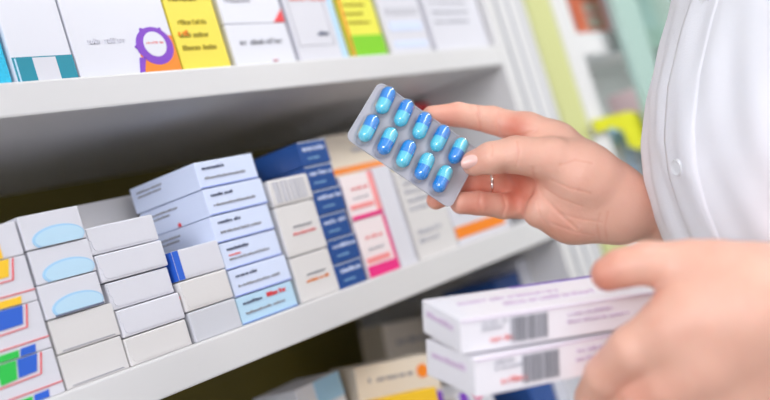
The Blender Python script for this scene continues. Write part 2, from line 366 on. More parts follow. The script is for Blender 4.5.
for k in range(5): B.rect('printed_band', .12, .05+.13*k, .9, .10+.13*k+.02*(k % 2), [LBLUE, LBLUE, LGREY, LBLUE2, PINKRED][k])
B = up(437, 490, (49, 45), 'white box with faint grey text at the upper shelf end', WHITE, .17, Dp=.08)
B.text(.1, .15, .85, .8, LGREY, rows=9, fill=.3)

# ------------------------------------------------------------------ bottom shelf
Yt = D+.05; Yo = D+.01
def leanbox(corner, Y, W, Dp, H, label, m, rz, ry):
    """top left front corner seen at the pixel; carton leans sideways on the stock below it"""
    p = ony(*corner, Y); Rm = Matrix.Rotation(math.radians(rz), 4, 'Z') @ Matrix.Rotation(math.radians(ry), 4, 'Y')
    return Box('medicine_box', label, None, W, Dp, H, m, mw=Matrix.Translation(Vector(p)) @ Rm @ Matrix.Translation((0, 0, -H)), flap=None)
B = leanbox((354, 368), D+.075, .10, .06, .1625, 'cream carton with grey lettering and orange mark, under the lower shelf', TAN, -24, 9)
B.text(.12, .86, .66, .92, GREY); B.text(.08, .72, .22, .77, GREY); B.text(.2, .60, .5, .64, BLUE); B.ell('printed_mark', .80, .90, .07, .045, ORANGE); B.poly('printed_mark', [(.9, .62), (1, .62), (1, .74), (.94, .76)], PURPLE)
B = leanbox((381, 325), D+.20, .10, .05, .1765, 'grey-shaded pale carton standing behind the cream carton', TAN, -15, 8)
B.text(.2, .80, .8, .88, GREY, rows=1)
B = leanbox((372, 401), D+.02, .085, .03, .1375, 'amber yellow carton in front of the cream carton', YEL, -12, 9)
B = Box('medicine_box', 'pale blue and white carton low on the bottom shelf', (fx(312, 396, Yt+.02), Yt+.04, ZB), .07, .06, fz(300, 388, Yt+.04)-ZB, COOLW, flap=None)
B.rect('printed_band', .4, .86, 1, 1, ELLD)
B = Box('medicine_box', 'white carton with magenta and purple marks beneath the held boxes', (fx(470, 392, Yo), Yo+.02, ZB), .07, .06, fz(490, 392, Yo)-ZB+.01, WHITE, flap=None)
B.rect('printed_band', .1, .88, .3, 1, PURPLE); B.rect('printed_band', .5, .85, .7, 1, MAG)
B = Box('medicine_box', 'dark navy carton at the far end of the bottom shelf', (fx(500, 300, Yt), Yt, ZB), .06, .08, fz(505, 276, Yt)-ZB, NAVY, flap='front')
B = Box('medicine_box', 'tall pale carton at the very end of the bottom shelf', (fx(500, 300, Yt)+.065, Yt, ZB), .045, .08, fz(545, 250, Yt)-ZB, COOLW, flap='front')

# ------------------------------------------------------------------ beyond the shelf end: leaning display strips, second cabinet
LIME = mat('lime_plastic', (.58, .60, .27), .4, .05)
def slab(name, m, pxs, Y, th, parent=None, bev=.001):
    """a board standing in the plane Y with outline given by corners"""
    bm = bmesh.new(); P = [ony(x, y, Y) for x, y in pxs]
    a = [bm.verts.new(p) for p in P]; b = [bm.verts.new(p+np.array([0, th, 0])) for p in P]
    bm.faces.new(a); bm.faces.new(b[::-1])
    for i in range(len(a)): bm.faces.new((a[i], b[i], b[(i+1) % len(a)], a[(i+1) % len(a)]))
    return link(name, bm, m, parent)
xa, xb, xc = fx(527, 0, D), fx(549, 0, D), fx(560, 0, D)
x0_ = XE+.022
t = empty('display_board', (x0_, YB, .05), 'white grooved upright board with a lime green edge at the shelf end', 'display board')
def DBx(name, m, xl, xr, yl, yr, bev=.001): return boxo(name, m, t, xl-x0_, xr-x0_, yl-YB, yr-YB, 0, 2.05, bev)
DBx('board', SHELFW, x0_, xa, D+.006, D+.03)
GROOVE = mat('groove_grey', (.50, .51, .55), .6)
for g in (.2, .5, .8):
    xg_ = x0_+(xa-x0_)*g; DBx('groove_strip', GROOVE, xg_, xg_+.006, D+.004, D+.007, 0)
DBx('lime_edge', LIME, xa, xb, D, D+.02); DBx('white_edge', SHELFW, xb, xc, D-.004, D+.03)

X2 = xc+.022
cab = empty('display_cabinet', (X2, YB, 0), 'far white display cabinet with a greenish glass door, beyond the shelf end', 'cabinet')
def CB(name, m, x0, x1, y0, y1, z0, z1): return boxo(name, m, cab, x0-X2, x1-X2, y0-YB, y1-YB, z0, z1, .001)
zc = fz(590, 32, D)
GREYIN = mat('cabinet_grey', (.68, .67, .67), .6, .05)
for z in (zc-.62, zc-.30, zc, zc+.34): CB('shelf_board', SHELFW, X2, X2+1.3, D, D+.16, z-.035, z)
CB('back_board', GREYIN, X2, X2+1.3, D+.16, D+.172, .1, 2.0)
CB('side_panel', SHELFW, X2-.02, X2, D, YB, 0, 2.0); CB('side_panel', SHELFW, X2+1.3, X2+1.32, D, YB, 0, 2.0)
GL = bpy.data.materials.new('greenish_glass'); GL.use_nodes = True; nt = GL.node_tree
nt.nodes.clear(); out = nt.nodes.new('ShaderNodeOutputMaterial'); mix = nt.nodes.new('ShaderNodeMixShader'); tr = nt.nodes.new('ShaderNodeBsdfTransparent'); gl = nt.nodes.new('ShaderNodeBsdfGlossy')
tr.inputs[0].default_value = (.80, .90, .86, 1); gl.inputs['Roughness'].default_value = .05; mix.inputs[0].default_value = .07; nt.links.new(tr.outputs[0], mix.inputs[1]); nt.links.new(gl.outputs[0], mix.inputs[2]); nt.links.new(mix.outputs[0], out.inputs[0])
xg0, xg1 = fx(612, 0, D-.03), fx(634, 0, D-.03)
CB('glass_edge', mat('teal_glass_edge', (.40, .56, .51), .2), xg0, xg1, D-.033, D-.021, .12, 1.98)
CB('glass_door', GL, xg1, xg1+.62, D-.03, D-.024, .12, 1.98)
al = bpy.data.lights.new('cabinet_fill_light', 'AREA'); al.shape = 'RECTANGLE'; al.size = .56; al.size_y = .01; al.energy = .18
ao = bpy.data.objects.new('cabinet_fill_light', al); scn.collection.objects.link(ao); ao.location = (X2+.31, D+.009, zc-.038); ao.rotation_euler = (.5, 0, 0)  # unseen fill lamp, added to brighten the cabinet below this shelf
def cabbox(x0, x1, y0, top, label, m, z0):
    return Box('medicine_box', label, (x0, D+y0, z0), x1-x0, .05, 1.3+top-z0, m, flap=None)
zd = zc-.30
B = cabbox(1.535, 1.635, .02, .31, 'orange red box on the far cabinet shelf', mat('orange_red_carton', (.78, .20, .10), .5), zc)
B.rect('printed_panel', .25, .1, .8, .45, TAN); B.text(.3, .2, .7, .35, RED)
B = cabbox(1.67, 1.86, .02, .33, 'tall white box right of the orange red box', WHITE, zc); B.text(.1, .2, .8, .6, LGREY, rows=3)
B = cabbox(1.49, 1.568, .02, .05, 'pale blue box under the yellow shelf flag', mat('soft_blue_carton', (.35, .55, .80), .5), zd); B.rect('printed_panel', .1, .55, .8, .8, WHITE)
B = cabbox(1.570, 1.655, .02, .045, 'white box right of the pale blue box', WHITE, zd); B.text(.2, .5, .8, .8, LGREY, rows=2)
B = cabbox(1.50, 1.63, .09, .13, 'grey carton standing behind the pale blue box', mat('dim_grey_carton', (.76, .74, .74), .6), zd); B.text(.2, .6, .8, .8, GREY, rows=2)
B = cabbox(1.66, 1.74, .02, .10, 'dusty pink carton behind the glass edge', mat('dusty_pink_carton', (.62, .45, .46), .6), zd)
fl = slab('shelf_flag', mat('acid_yellow_plastic', (.66, .66, .01), .4), [(592, 120), (628, 111), (640, 113), (646, 128), (642, 150), (630, 146), (624, 131), (614, 127), (597, 133)], D-.012, .002)
tag(fl, 'acid yellow curved shelf flag hanging in front of the far cabinet', 'shelf sign')

# ------------------------------------------------------------------ implicit surfaces (hands)
def surface_nets(f, lo, hi, h):
    n = [int(math.ceil((hi[i]-lo[i])/h))+1 for i in range(3)]
    ax = [lo[i]+np.arange(n[i])*h for i in range(3)]
    G = np.meshgrid(*ax, indexing='ij'); V = f(G[0].astype(np.float32), G[1].astype(np.float32), G[2].astype(np.float32))
    ins = V < 0; nx, ny, nz = n
    acc = np.zeros((nx-1, ny-1, nz-1, 3), np.float32); cnt = np.zeros((nx-1, ny-1, nz-1), np.float32)
    cs = [(a, b, c) for a in (0, 1) for b in (0, 1) for c in (0, 1)]
    sl = lambda c: (slice(c[0], nx-1+c[0]), slice(c[1], ny-1+c[1]), slice(c[2], nz-1+c[2]))
    for a in cs:
        for k in range(3):
            if a[k] == 0:
                b = list(a); b[k] = 1; b = tuple(b)
                va, vb = V[sl(a)], V[sl(b)]; m = (va < 0) != (vb < 0)
                t = np.where(m, va/np.where(m, va-vb, 1), 0)
                for j in range(3):
                    acc[..., j] += np.where(m, a[j]+(t if j == k else 0), 0)
                cnt += m
    has = cnt > 0; idx = -np.ones(has.shape, np.int64); ii = np.argwhere(has); idx[has] = np.arange(len(ii))
    P = (ii+acc[has]/cnt[has][:, None])*h+np.array(lo)
    Q = []
    for k in range(3):
        o1, o2 = [(1, 2), (2, 0), (0, 1)][k]
        s0 = [slice(1, -1)]*3; s0[k] = slice(0, -1); s1 = list(s0); s1[k] = slice(1, None)
        A, Bv = ins[tuple(s0)], ins[tuple(s1)]; base = np.argwhere(A != Bv)
        fl = A[A != Bv]; off = np.ones(3, int); off[k] = 0; base = base+off
        e1 = np.zeros(3, int); e1[o1] = 1; e2 = np.zeros(3, int); e2[o2] = 1
        g = lambda q: idx[q[:, 0], q[:, 1], q[:, 2]]
        q = np.stack([g(base), g(base-e1), g(base-e1-e2), g(base-e2)], 1)
        q[~fl] = q[~fl][:, ::-1]; Q.append(q)
    return P, np.concatenate(Q)
def rc(X, Y, Z, a, b, ra, rb):
    d = b-a; L = float(d@d)+1e-12
    t = np.clip(((X-a[0])*d[0]+(Y-a[1])*d[1]+(Z-a[2])*d[2])/L, 0, 1)
    return np.sqrt((X-a[0]-t*d[0])**2+(Y-a[1]-t*d[1])**2+(Z-a[2]-t*d[2])**2)-(ra+(rb-ra)*t)
def smin(a, b, k):
    h = np.clip(.5+.5*(b-a)/k, 0, 1); return b*(1-h)+a*h-k*h*(1-h)
def smax(a, b, k): return -smin(-a, -b, k)
def make_sdf(t0, palm, fingers, cuts, kp=.011, kf=.006):
    s = t0/F
    C = lambda j: np.array([(j[0]-385)*(t0+j[2])/F, (j[1]-200)*(t0+j[2])/F, t0+j[2]])
    def chain(X, Y, Z, ch, k):
        r = None
        for a, b in zip(ch[:-1], ch[1:]):
            v = rc(X, Y, Z, C(a), C(b), a[3]*s, b[3]*s); r = v if r is None else smin(r, v, k)
        return r
    def f(X, Y, Z):
        p = None
        for ch in palm:
            v = chain(X, Y, Z, ch, kp); p = v if p is None else smin(p, v, kp)
        out = p.copy()
        for ch in fingers:
            out = np.minimum(out, smin(p, chain(X, Y, Z, ch, .003), kf))
        for ch, k in cuts:
            out = smax(out, -chain(X, Y, Z, ch, .001), k)
        return out
    pts = np.array([C(j) for ch in palm+fingers for j in ch]); rr = max(j[3] for ch in palm+fingers for j in ch)*s+.004
    return f, pts.min(0)-rr, pts.max(0)+rr, C

# right hand (px, py, depth offset m, radius px)
R0 = .875
rp = [[(700, 232, .085, 30), (655, 214, .035, 31), (618, 204, .008, 33)],
      [(618, 198, .005, 30), (578, 176, -.002, 34), (548, 164, .0, 24)],
      [(618, 215, .010, 30), (572, 213, .010, 29), (542, 208, .004, 21)],
      [(604, 188, .012, 30), (552, 148, .020, 26), (527, 129, .020, 17)],
      [(600, 200, .016, 26), (530, 170, .026, 18)],
      [(600, 205, .016, 26), (526, 192, .024, 17)]]
rf = [[(530, 131, .022, 17), (492, 120, .026, 14), (458, 114.5, .020, 12.2), (432, 116, .012, 10.5)],          # index
      [(530, 160, .028, 15), (494, 168, .040, 13), (462, 187, .030, 11.5), (436, 200, .014, 9.8)],             # middle
      [(528, 184, .030, 14.5), (502, 186, .030, 12.5), (474, 185, .022, 11.5), (452, 186, .016, 10)],           # ring
      [(530, 206, .026, 14), (503, 206, .016, 12.8), (478, 203, .005, 11.8), (461, 203, .001, 11.2)],           # little
      [(590, 178, -.004, 30), (552, 160, -.013, 22), (516, 154.5, -.021, 18), (491, 158, -.021, 15.5), (474.5, 163, -.017, 12.8)]]  # thumb
rc_ = [([(530, 178, -.004, 4.0), (525, 192, .000, 7.0), (515, 214, .002, 5)], .006),
       ([(479, 106, .005, 1.2), (480, 130, .006, 1.2)], .003),
       ([(481, 194, -.009, .8), (483, 212, -.007, .8)], .002)]
# left hand, nearer
L0 = .635
lp = [[(900, 330, .10, 72), (800, 318, .02, 74), (745, 310, .0, 66)],
      [(745, 300, .0, 62), (712, 280, .0, 40)],
      [(745, 320, .0, 62), (690, 322, -.004, 40), (668, 335, -.004, 28)],
      [(750, 345, .005, 60), (700, 360, .0, 42), (672, 385, .004, 34)],
      [(760, 380, .01, 60), (715, 410, .008, 42)]]
lf = [[(735, 292, .0, 44), (688, 268, .004, 28), (646, 263, .006, 22), (622, 268, .008, 20), (608, 274, .010, 18)],
      [(672, 328, -.004, 31), (634, 350, .004, 26), (606, 376, .020, 22), (592, 398, .036, 19)],
      [(680, 372, .002, 32), (646, 398, .012, 27), (618, 420, .030, 23), (600, 432, .046, 19)],
      [(705, 400, .008, 32), (668, 432, .018, 27), (638, 450, .036, 22), (620, 456, .05, 18)],
      [(735, 425, .015, 30), (705, 455, .025, 24), (680, 468, .038, 19), (664, 472, .05, 16)]]
lcut = [([(655, 312, -.03, 2), (690, 298, -.045, 2)], .010)]
SK = bpy.data.materials.new('skin'); SK.use_nodes = True; nt = SK.node_tree; b = nt.nodes['Principled BSDF']
b.inputs['Roughness'].default_value = .48; b.inputs['Subsurface Weight'].default_value = .15; b.inputs['Subsurface Radius'].default_value = (1, .3, .15); b.inputs['Subsurface Scale'].default_value = .004
at_ = nt.nodes.new('ShaderNodeAttribute'); at_.attribute_name = 'flush_shade'; nz = nt.nodes.new('ShaderNodeTexNoise'); nz.inputs['Scale'].default_value = 60; nz.inputs['Detail'].default_value = 5
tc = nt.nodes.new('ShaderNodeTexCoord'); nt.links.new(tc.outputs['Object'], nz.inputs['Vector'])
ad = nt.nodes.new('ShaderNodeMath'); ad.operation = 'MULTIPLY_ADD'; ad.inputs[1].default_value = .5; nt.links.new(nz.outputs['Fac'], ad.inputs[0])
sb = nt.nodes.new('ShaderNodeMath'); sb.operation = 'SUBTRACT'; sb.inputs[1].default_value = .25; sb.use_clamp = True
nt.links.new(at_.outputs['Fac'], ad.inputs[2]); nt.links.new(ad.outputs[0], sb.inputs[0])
mx = nt.nodes.new('ShaderNodeMix'); mx.data_type = 'RGBA'; mx.inputs['A'].default_value = (.84, .475, .36, 1); mx.inputs['B'].default_value = (.66, .165, .10, 1)  # B: reddened skin, kept dark so it also paints shade in the palm
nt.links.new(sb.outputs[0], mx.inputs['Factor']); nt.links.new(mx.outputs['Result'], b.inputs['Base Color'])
n2 = nt.nodes.new('ShaderNodeTexNoise'); n2.inputs['Scale'].default_value = 350; n2.inputs['Detail'].default_value = 3; nt.links.new(tc.outputs['Object'], n2.inputs['Vector'])
bp = nt.nodes.new('ShaderNodeBump'); bp.inputs['Strength'].default_value = .25; bp.inputs['Distance'].default_value = .0008; nt.links.new(n2.outputs['Fac'], bp.inputs['Height']); nt.links.new(bp.outputs['Normal'], b.inputs['Normal'])

CREASES = [([(477, 104), (479, 116), (481, 129)], 1.6, .0010, .03), ([(499, 112), (497, 124), (499, 138)], 1.8, .0010, .03), ([(505, 138), (522, 136), (536, 131)], 1.6, .0010, .02),
           ([(517, 142), (519, 152), (516, 166)], 1.5, .0006, -.02), ([(492, 145), (493, 150), (492, 156)], 1.3, .0003, -.02),
           ([(533, 168), (535, 180), (543, 196), (558, 212), (577, 229)], 1.7, .0010, .01),
           ([(545, 188), (560, 198), (582, 206)], 1.4, .0005, .01), ([(552, 180), (570, 188), (590, 193)], 1.4, .0004, .01), ([(553, 224), (575, 232), (594, 235)], 1.4, .0005, .01),
           ([(562, 214), (580, 219), (602, 222)], 1.4, .0004, .01), ([(538, 202), (541, 216), (549, 230)], 1.5, .0006, .01), ([(560, 165), (575, 160), (592, 163)], 1.5, .0003, .01),
           ([(600, 214), (597, 226), (600, 240)], 1.8, .0003, .01), ([(608, 212), (605, 226), (607, 240)], 1.6, .0002, .01),
           ([(480, 193), (479, 203), (482, 214)], 1.5, .0009, .02), ([(503, 195), (506, 206), (502, 217)], 1.7, .0011, .03)]
CREASES.append(([(507, 175), (519, 186)], 7.5, .008, .03))
allP, allQ, allF = [], [], []; off = 0
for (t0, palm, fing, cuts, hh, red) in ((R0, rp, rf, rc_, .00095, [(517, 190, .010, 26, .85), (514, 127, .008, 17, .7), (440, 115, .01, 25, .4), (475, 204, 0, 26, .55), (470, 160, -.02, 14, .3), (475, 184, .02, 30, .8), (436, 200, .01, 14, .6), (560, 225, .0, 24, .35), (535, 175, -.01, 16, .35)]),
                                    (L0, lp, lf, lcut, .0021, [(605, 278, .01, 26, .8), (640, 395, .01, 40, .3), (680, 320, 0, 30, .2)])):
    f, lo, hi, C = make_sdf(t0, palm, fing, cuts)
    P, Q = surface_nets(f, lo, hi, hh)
    fl_ = np.zeros(len(P))
    for (x, y, dz, r, wt) in red:  # skin redness, plus painted shade in the palm hollow and thumb web
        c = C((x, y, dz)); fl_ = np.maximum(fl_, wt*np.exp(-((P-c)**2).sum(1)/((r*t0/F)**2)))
    if t0 == R0:                                    # skin creases
        px = 385+F*P[:, 0]/P[:, 2]; py = 200+F*P[:, 1]/P[:, 2]
        for line, wd, dp, zmax in CREASES:
            dmin = np.full(len(P), 1e9)
            for a, b in zip(line[:-1], line[1:]):
                dx, dy = b[0]-a[0], b[1]-a[1]; t = np.clip(((px-a[0])*dx+(py-a[1])*dy)/(dx*dx+dy*dy), 0, 1)
                dmin = np.minimum(dmin, np.hypot(px-a[0]-t*dx, py-a[1]-t*dy))
            g = np.exp(-(dmin/wd)**2)*(P[:, 2] < R0+zmax); P[:, 2] += dp*g; fl_ = np.maximum(fl_, .22*g)
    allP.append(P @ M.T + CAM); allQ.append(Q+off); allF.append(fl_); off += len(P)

# torso frame
TT = .845
sil = [(676, -60), (671, 0), (667, 18), (658, 46), (646, 98), (642, 145), (645, 181), (654, 215), (665, 244), (690, 290), (715, 340)]
S_ = np.array([at(x, y, TT) for x, y in sil]); zs_ = S_[:, 2]; o_ = np.argsort(zs_)
vd = ray(720, 150); vd[2] = 0; vd /= np.linalg.norm(vd); left = np.array([-vd[1], vd[0], 0])      # image left, horizontal
if left @ (M @ np.array([-1, 0, 0])) < 0: left = -left
phi = math.radians(22); FA = left*math.cos(phi)-vd*math.sin(phi); SA = np.array([-FA[1], FA[0], 0])
def silpt(z): return np.array([np.interp(z, zs_[o_], S_[o_, 0]), np.interp(z, zs_[o_], S_[o_, 1]), z])
zlow, ztop = .80, 1.555
def prof(z):
    """half depth, half width, centre of the torso at height z"""
    a, b = .125, .165
    if z > 1.43: k = min(1, (z-1.43)/.125); s = math.sqrt(max(0, 1-k*k)); a = .062+.063*s; b = .068+.097*s
    if z < 1.15: b += (1.15-z)*.08; a += (1.15-z)*.08
    zz_ = min(max(z, zs_.min()), zs_.max())
    sup = math.sqrt((.125*math.cos(phi))**2+(.165*math.sin(phi))**2)
    p = silpt(zz_); c = p-left*sup; c[2] = z
    return a, b, c
# torso core of the body, under the coat
cs, nr, na = [], 40, 40
for i in range(nr):
    z = zlow+.03+(ztop-zlow-.04)*i/(nr-1); a, b_, c = prof(z)
    for j in range(na):
        th = 2*math.pi*j/na; cs.append(c+FA*math.cos(th)*(a-.014)+SA*math.sin(th)*(b_-.014))
cs = np.array(cs); q = [[i*na+j, i*na+(j+1) % na, (i+1)*na+(j+1) % na, (i+1)*na+j] for i in range(nr-1) for j in range(na)]
allP.append(cs); allQ.append(np.array(q)+off); allF.append(np.zeros(len(cs))); off += len(cs)
# neck and head, looking towards the pack
hc = prof(1.55)[2]+FA*.03; hc[2] = 1.765
HF = _n(FA+np.array([0, 0, -.30])); HS = SA; HU = np.cross(HF, HS); HU = HU if HU[2] > 0 else -HU
HR = np.array([HF, HS, HU])                        # head axes
def ellip(X, Y, Z, c, r):
    k = np.sqrt(((X-c[0])/r[0])**2+((Y-c[1])/r[1])**2+((Z-c[2])/r[2])**2); return (k-1)*min(r)
def A3(*v): return np.array(v, float)
neck0 = HR @ (prof(1.53)[2]-hc)
def head_f(X, Y, Z):
    d = ellip(X, Y, Z, (0, 0, .02), (.098, .076, .098))
    d = smin(d, ellip(X, Y, Z, (.028, 0, -.045), (.064, .056, .068)), .03)
    d = smin(d, rc(X, Y, Z, A3(-.02, 0, -.05), neck0, .048, .054), .02)
    d = smin(d, rc(X, Y, Z, A3(.086, 0, .0), A3(.108, 0, -.035), .006, .0105), .012)
    d = smin(d, rc(X, Y, Z, A3(.096, -.008, -.040), A3(.096, .008, -.040), .007, .007), .006)
    d = smin(d, rc(X, Y, Z, A3(.084, -.016, -.066), A3(.084, .016, -.066), .006, .006), .006)
    d = smin(d, rc(X, Y, Z, A3(.081, -.014, -.076), A3(.081, .014, -.076), .0065, .0065), .006)
    for q in (-1, 1):
        d = smax(d, -rc(X, Y, Z, A3(.100, q*.022, .004), A3(.094, q*.040, .004), .012, .010), .012)
        d = smin(d, ellip(X, Y, Z, (-.005, q*.077, -.012), (.018, .009, .030)), .006)
    return d
P, Q = surface_nets(head_f, (-.13, -.10, neck0[2]-.02), (.13, .10, .13), .0028)
allP.append(P @ HR + hc); allQ.append(Q+off); fl_ = np.exp(-(((P-A3(.085, 0, -.071))*A3(1, .8, 1.6))**2).sum(1)/.014**2)*.8; allF.append(fl_); off += len(P)
person = empty('person', tuple(prof(.9)[2]*np.array([1, 1, 0])), 'person in a white coat holding a blister pack and two boxes', 'person')
me = bpy.data.meshes.new('body'); me.from_pydata((np.concatenate(allP)-np.array(person.location)).tolist(), [], np.concatenate(allQ).tolist()); me.update()
fa = me.attributes.new('flush_shade', 'FLOAT', 'POINT'); fa.data.foreach_set('value', np.concatenate(allF).astype(np.float32))
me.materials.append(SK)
for p in me.polygons: p.use_smooth = True
body = bpy.data.objects.new('body', me); scn.collection.objects.link(body); body.parent = person
sm = body.modifiers.new('smooth', 'SMOOTH'); sm.factor = .5; sm.iterations = 3

# coat
CO = mat('white_coat_cotton', (.92, .925, .985), .85, .35, 900, .02, spec=.2)
def tubegrid(fn, nr, na, name, m, parent, thick=.002, wrap=True):
    vs = [fn(i/(nr-1), j/(na if wrap else na-1)) for i in range(nr) for j in range(na)]
    jr = range(na) if wrap else range(na-1)
    fs = [[i*na+j, i*na+(j+1) % na, (i+1)*na+(j+1) % na, (i+1)*na+j] for i in range(nr-1) for j in jr]
    me = bpy.data.meshes.new(name); me.from_pydata([tuple(np.array(v)-np.array(person.location)) for v in vs], [], fs); me.update(); me.materials.append(m)
    for p in me.polygons: p.use_smooth = True
    o = bpy.data.objects.new(name, me); scn.collection.objects.link(o); o.parent = parent
    s = o.modifiers.new('solid', 'SOLIDIFY'); s.thickness = thick; s.offset = 0
    return o
coat = empty('coat', (0, 0, 0)); coat.parent = person
coat.name = 'coat'
TH0 = math.radians(-36)                           # where the front opening runs
sgn = 1 if SA @ vd > 0 else -1                    # +1: SA points away from the camera
def coat_r(z, th, extra=0):
    a, b_, c = prof(z); v = (z-1.3)
    fold = .65*(.0016*math.sin(th*9+v*16+1.2*math.sin(v*9))+.0018*math.sin(th*17-v*22+2)+.0013*math.sin(th*29+v*45)+.002*math.sin(th*4+v*38)*math.exp(-((th-.3*sgn)/.9)**2))
    r = 1+(fold+extra)/.14
    return c+FA*math.cos(th)*a*r+SA*math.sin(th)*b_*r
def coat_main(u, v):
    z = zlow+(ztop-zlow)*u; th = v*2*math.pi+1e-4
    return coat_r(z, th)
bodyc = tubegrid(coat_main, 150, 240, 'coat_body', CO, person, .0016)
bpy.data.objects.remove(coat)
def _px(p): q = M.T @ (np.array(p)-CAM); return 385+F*q[0]/q[2]
zb0 = at(681, 165, TT-.05)[2]
thp = min([-sgn*math.radians(a) for a in range(-60, 80)], key=lambda a: abs(_px(coat_r(zb0, a))-681)+(0 if abs(a) < 1.4 else 50))
def placket(u, v):
    z = zlow+(1.545-zlow)*u; th = thp+(v-.5)*.26; e = .0012*(1-abs(2*v-1)**6)
    return coat_r(z, th, e+.0006)
tubegrid(placket, 120, 14, 'front_placket', CO, person, .0012, wrap=False)
BUT = mat('white_button_plastic', (.82, .83, .86), .25, coat=.4)
for k in range(-4, 4):
    z = zb0+k*.11
    if z > 1.52: continue
    th = thp; p = coat_r(z, th, .0045); n_ = coat_r(z, th, .02)-p; n_ /= np.linalg.norm(n_)
    bm = bmesh.new(); bmesh.ops.create_cone(bm, cap_ends=True, segments=28, radius1=.0062, radius2=.0055, depth=.0025)
    top = [f for f in bm.faces if f.normal.z > .9]; r = bmesh.ops.inset_region(bm, faces=top, thickness=.0014); bmesh.ops.translate(bm, verts=list({v for f in top for v in f.verts}), vec=(0, 0, -.0008))
    mw = Matrix.Translation(Vector(p-np.array(person.location))) @ Vector(n_).to_track_quat('Z', 'Y').to_matrix().to_4x4()
    o = link('button', bm, BUT, person); o.matrix_local = mw
HAIR = mat('dark_brown_hair', (.045, .024, .014), .45, .6, 160, .3)
def hair_f(X, Y, Z):
    d = ellip(X, Y, Z, (-.012, 0, .028), (.106, .090, .104)); d = smin(d, ellip(X, Y, Z, (-.055, 0, -.02), (.055, .075, .075)), .02)
    d = smax(d, -ellip(X, Y, Z, (.085, 0, -.03), (.085, .074, .098)), .008)
    d = smin(d, ellip(X, Y, Z, (-.125, 0, .02), (.036, .038, .036)), .008)
    return d
P, Q = surface_nets(hair_f, (-.18, -.11, -.12), (.12, .11, .15), .004)
me = bpy.data.meshes.new('hair'); me.from_pydata((P @ HR + hc - np.array(person.location)).tolist(), [], Q.tolist()); me.update(); me.materials.append(HAIR)
for p in me.polygons: p.use_smooth = True
o = bpy.data.objects.new('hair', me); scn.collection.objects.link(o); o.parent = person
EYEW = mat('eye_white', (.85, .84, .82), .15); IRIS = mat('brown_iris', (.05, .025, .012), .15)
for q in (-1, 1):
    e = np.array([.0745, q*.031, .003]); bm = bmesh.new(); bmesh.ops.create_uvsphere(bm, u_segments=20, v_segments=12, radius=.0125)
    eo = link('eye', bm, EYEW, person, True); eo.location = e @ HR + hc - np.array(person.location)
    bm = bmesh.new(); bmesh.ops.create_uvsphere(bm, u_segments=16, v_segments=10, radius=.0062)
    io = link('iris', bm, IRIS, eo, True); io.location = (HF-HU*.3)*.0078
    br = [np.array([.092-.006*k*k, q*(.016+.010*k*1.6), .027+.003*math.sin(k*2)]) @ HR + hc for k in (0, .5, 1, 1.6, 2)]
    bm = bmesh.new()
    for a, b in zip(br[:-1], br[1:]):
        m_ = (a+b)/2-np.array(person.location); r = bmesh.ops.create_uvsphere(bm, u_segments=10, v_segments=6, radius=1)
        bmesh.ops.transform(bm, verts=r['verts'], matrix=Matrix.Translation(m_) @ Vector(b-a).to_track_quat('X', 'Z').to_matrix().to_4x4() @ Matrix.Diagonal((np.linalg.norm(b-a)*.8, .003, .0028, 1)))
    link('eyebrow', bm, HAIR, person, True)
def collar(u, v):
    th = (v-.5)*2*math.pi*.90+math.pi; a, b_, c = prof(1.545); fl = u; z = 1.525+.055*math.sin(min(1, u*1.6)*math.pi/2)-.085*max(0, u-.45)
    rr_ = 1+.10*u+.38*max(0, u-.45)
    return np.array([0, 0, z])+(c*np.array([1, 1, 0]))+FA*math.cos(th)*(a+.006)*rr_+SA*math.sin(th)*(b_+.006)*rr_
tubegrid(collar, 16, 60, 'collar', CO, person, .002, wrap=False)
# left sleeve: shoulder to cuff, near side of the torso
sh = prof(1.45)[2]-sgn*SA*.135+np.array([0, 0, .015]); el = at(940, 250, .80); el[2] = min(el[2], 1.30); wr = at(812, 322, .69)
def limb(P, R, nfold=.002):
    P = [np.array(p) for p in P]; Ls = [0]
    for a, b in zip(P[:-1], P[1:]): Ls.append(Ls[-1]+np.linalg.norm(b-a))
    def fn(u, v):
        s = u*Ls[-1]; c = np.array([np.interp(s, Ls, [p[k] for p in P]) for k in range(3)]); s2 = min(Ls[-1], s+.02); s1 = max(0, s-.02)
        d = np.array([np.interp(s2, Ls, [p[k] for p in P])-np.interp(s1, Ls, [p[k] for p in P]) for k in range(3)]); d /= np.linalg.norm(d)
        e1 = np.cross(d, (0, .3, 1)); e1 /= np.linalg.norm(e1); e2 = np.cross(d, e1); th = v*2*math.pi
        r = np.interp(s, Ls, R)+nfold*math.sin(u*40+th*2)+nfold*.7*math.sin(th*5+u*15)
        return c+(e1*math.cos(th)+e2*math.sin(th))*r
    return fn
tubegrid(limb([sh, (sh+el)/2+np.array([.01, 0, 0]), el, (el+wr)/2, wr], [.062, .06, .058, .053, .052]), 60, 48, 'sleeve', CO, person)
sh2 = prof(1.45)[2]+sgn*SA*.135+np.array([0, 0, .015]); wr2 = at(712, 238, 1.03); el2 = sh2+np.array([.02, .02, -.27])
tubegrid(limb([sh2, el2, wr2], [.062, .056, .042]), 50, 40, 'sleeve', CO, person)

# thumb nails
NAIL = mat('fingernail', (.90, .56, .50), .22, coat=.3)
def nail(px, py, t, along, up, l, wd):
    c = at(px, py, t); L = _n(M @ np.array(along)); N = _n(M @ np.array(up)); N = _n(N-L*(N@L)); W = np.cross(L, N)
    bm = bmesh.new(); bmesh.ops.create_uvsphere(bm, u_segments=24, v_segments=14, radius=1)
    for v in bm.verts:
        x, y, z = v.co; z = max(z, -.2); xx = math.copysign(abs(x)**.8, x)
        p = c+L*xx*l+W*y*wd+N*(z*.0016-.0030*y*y); v.co = p-np.array(person.location)
    o = link('fingernail', bm, NAIL, person, True); return o
nail(470.5, 163, R0-.0275, (-1, .28, .12), (.05, .35, -1), .0078, .0058)

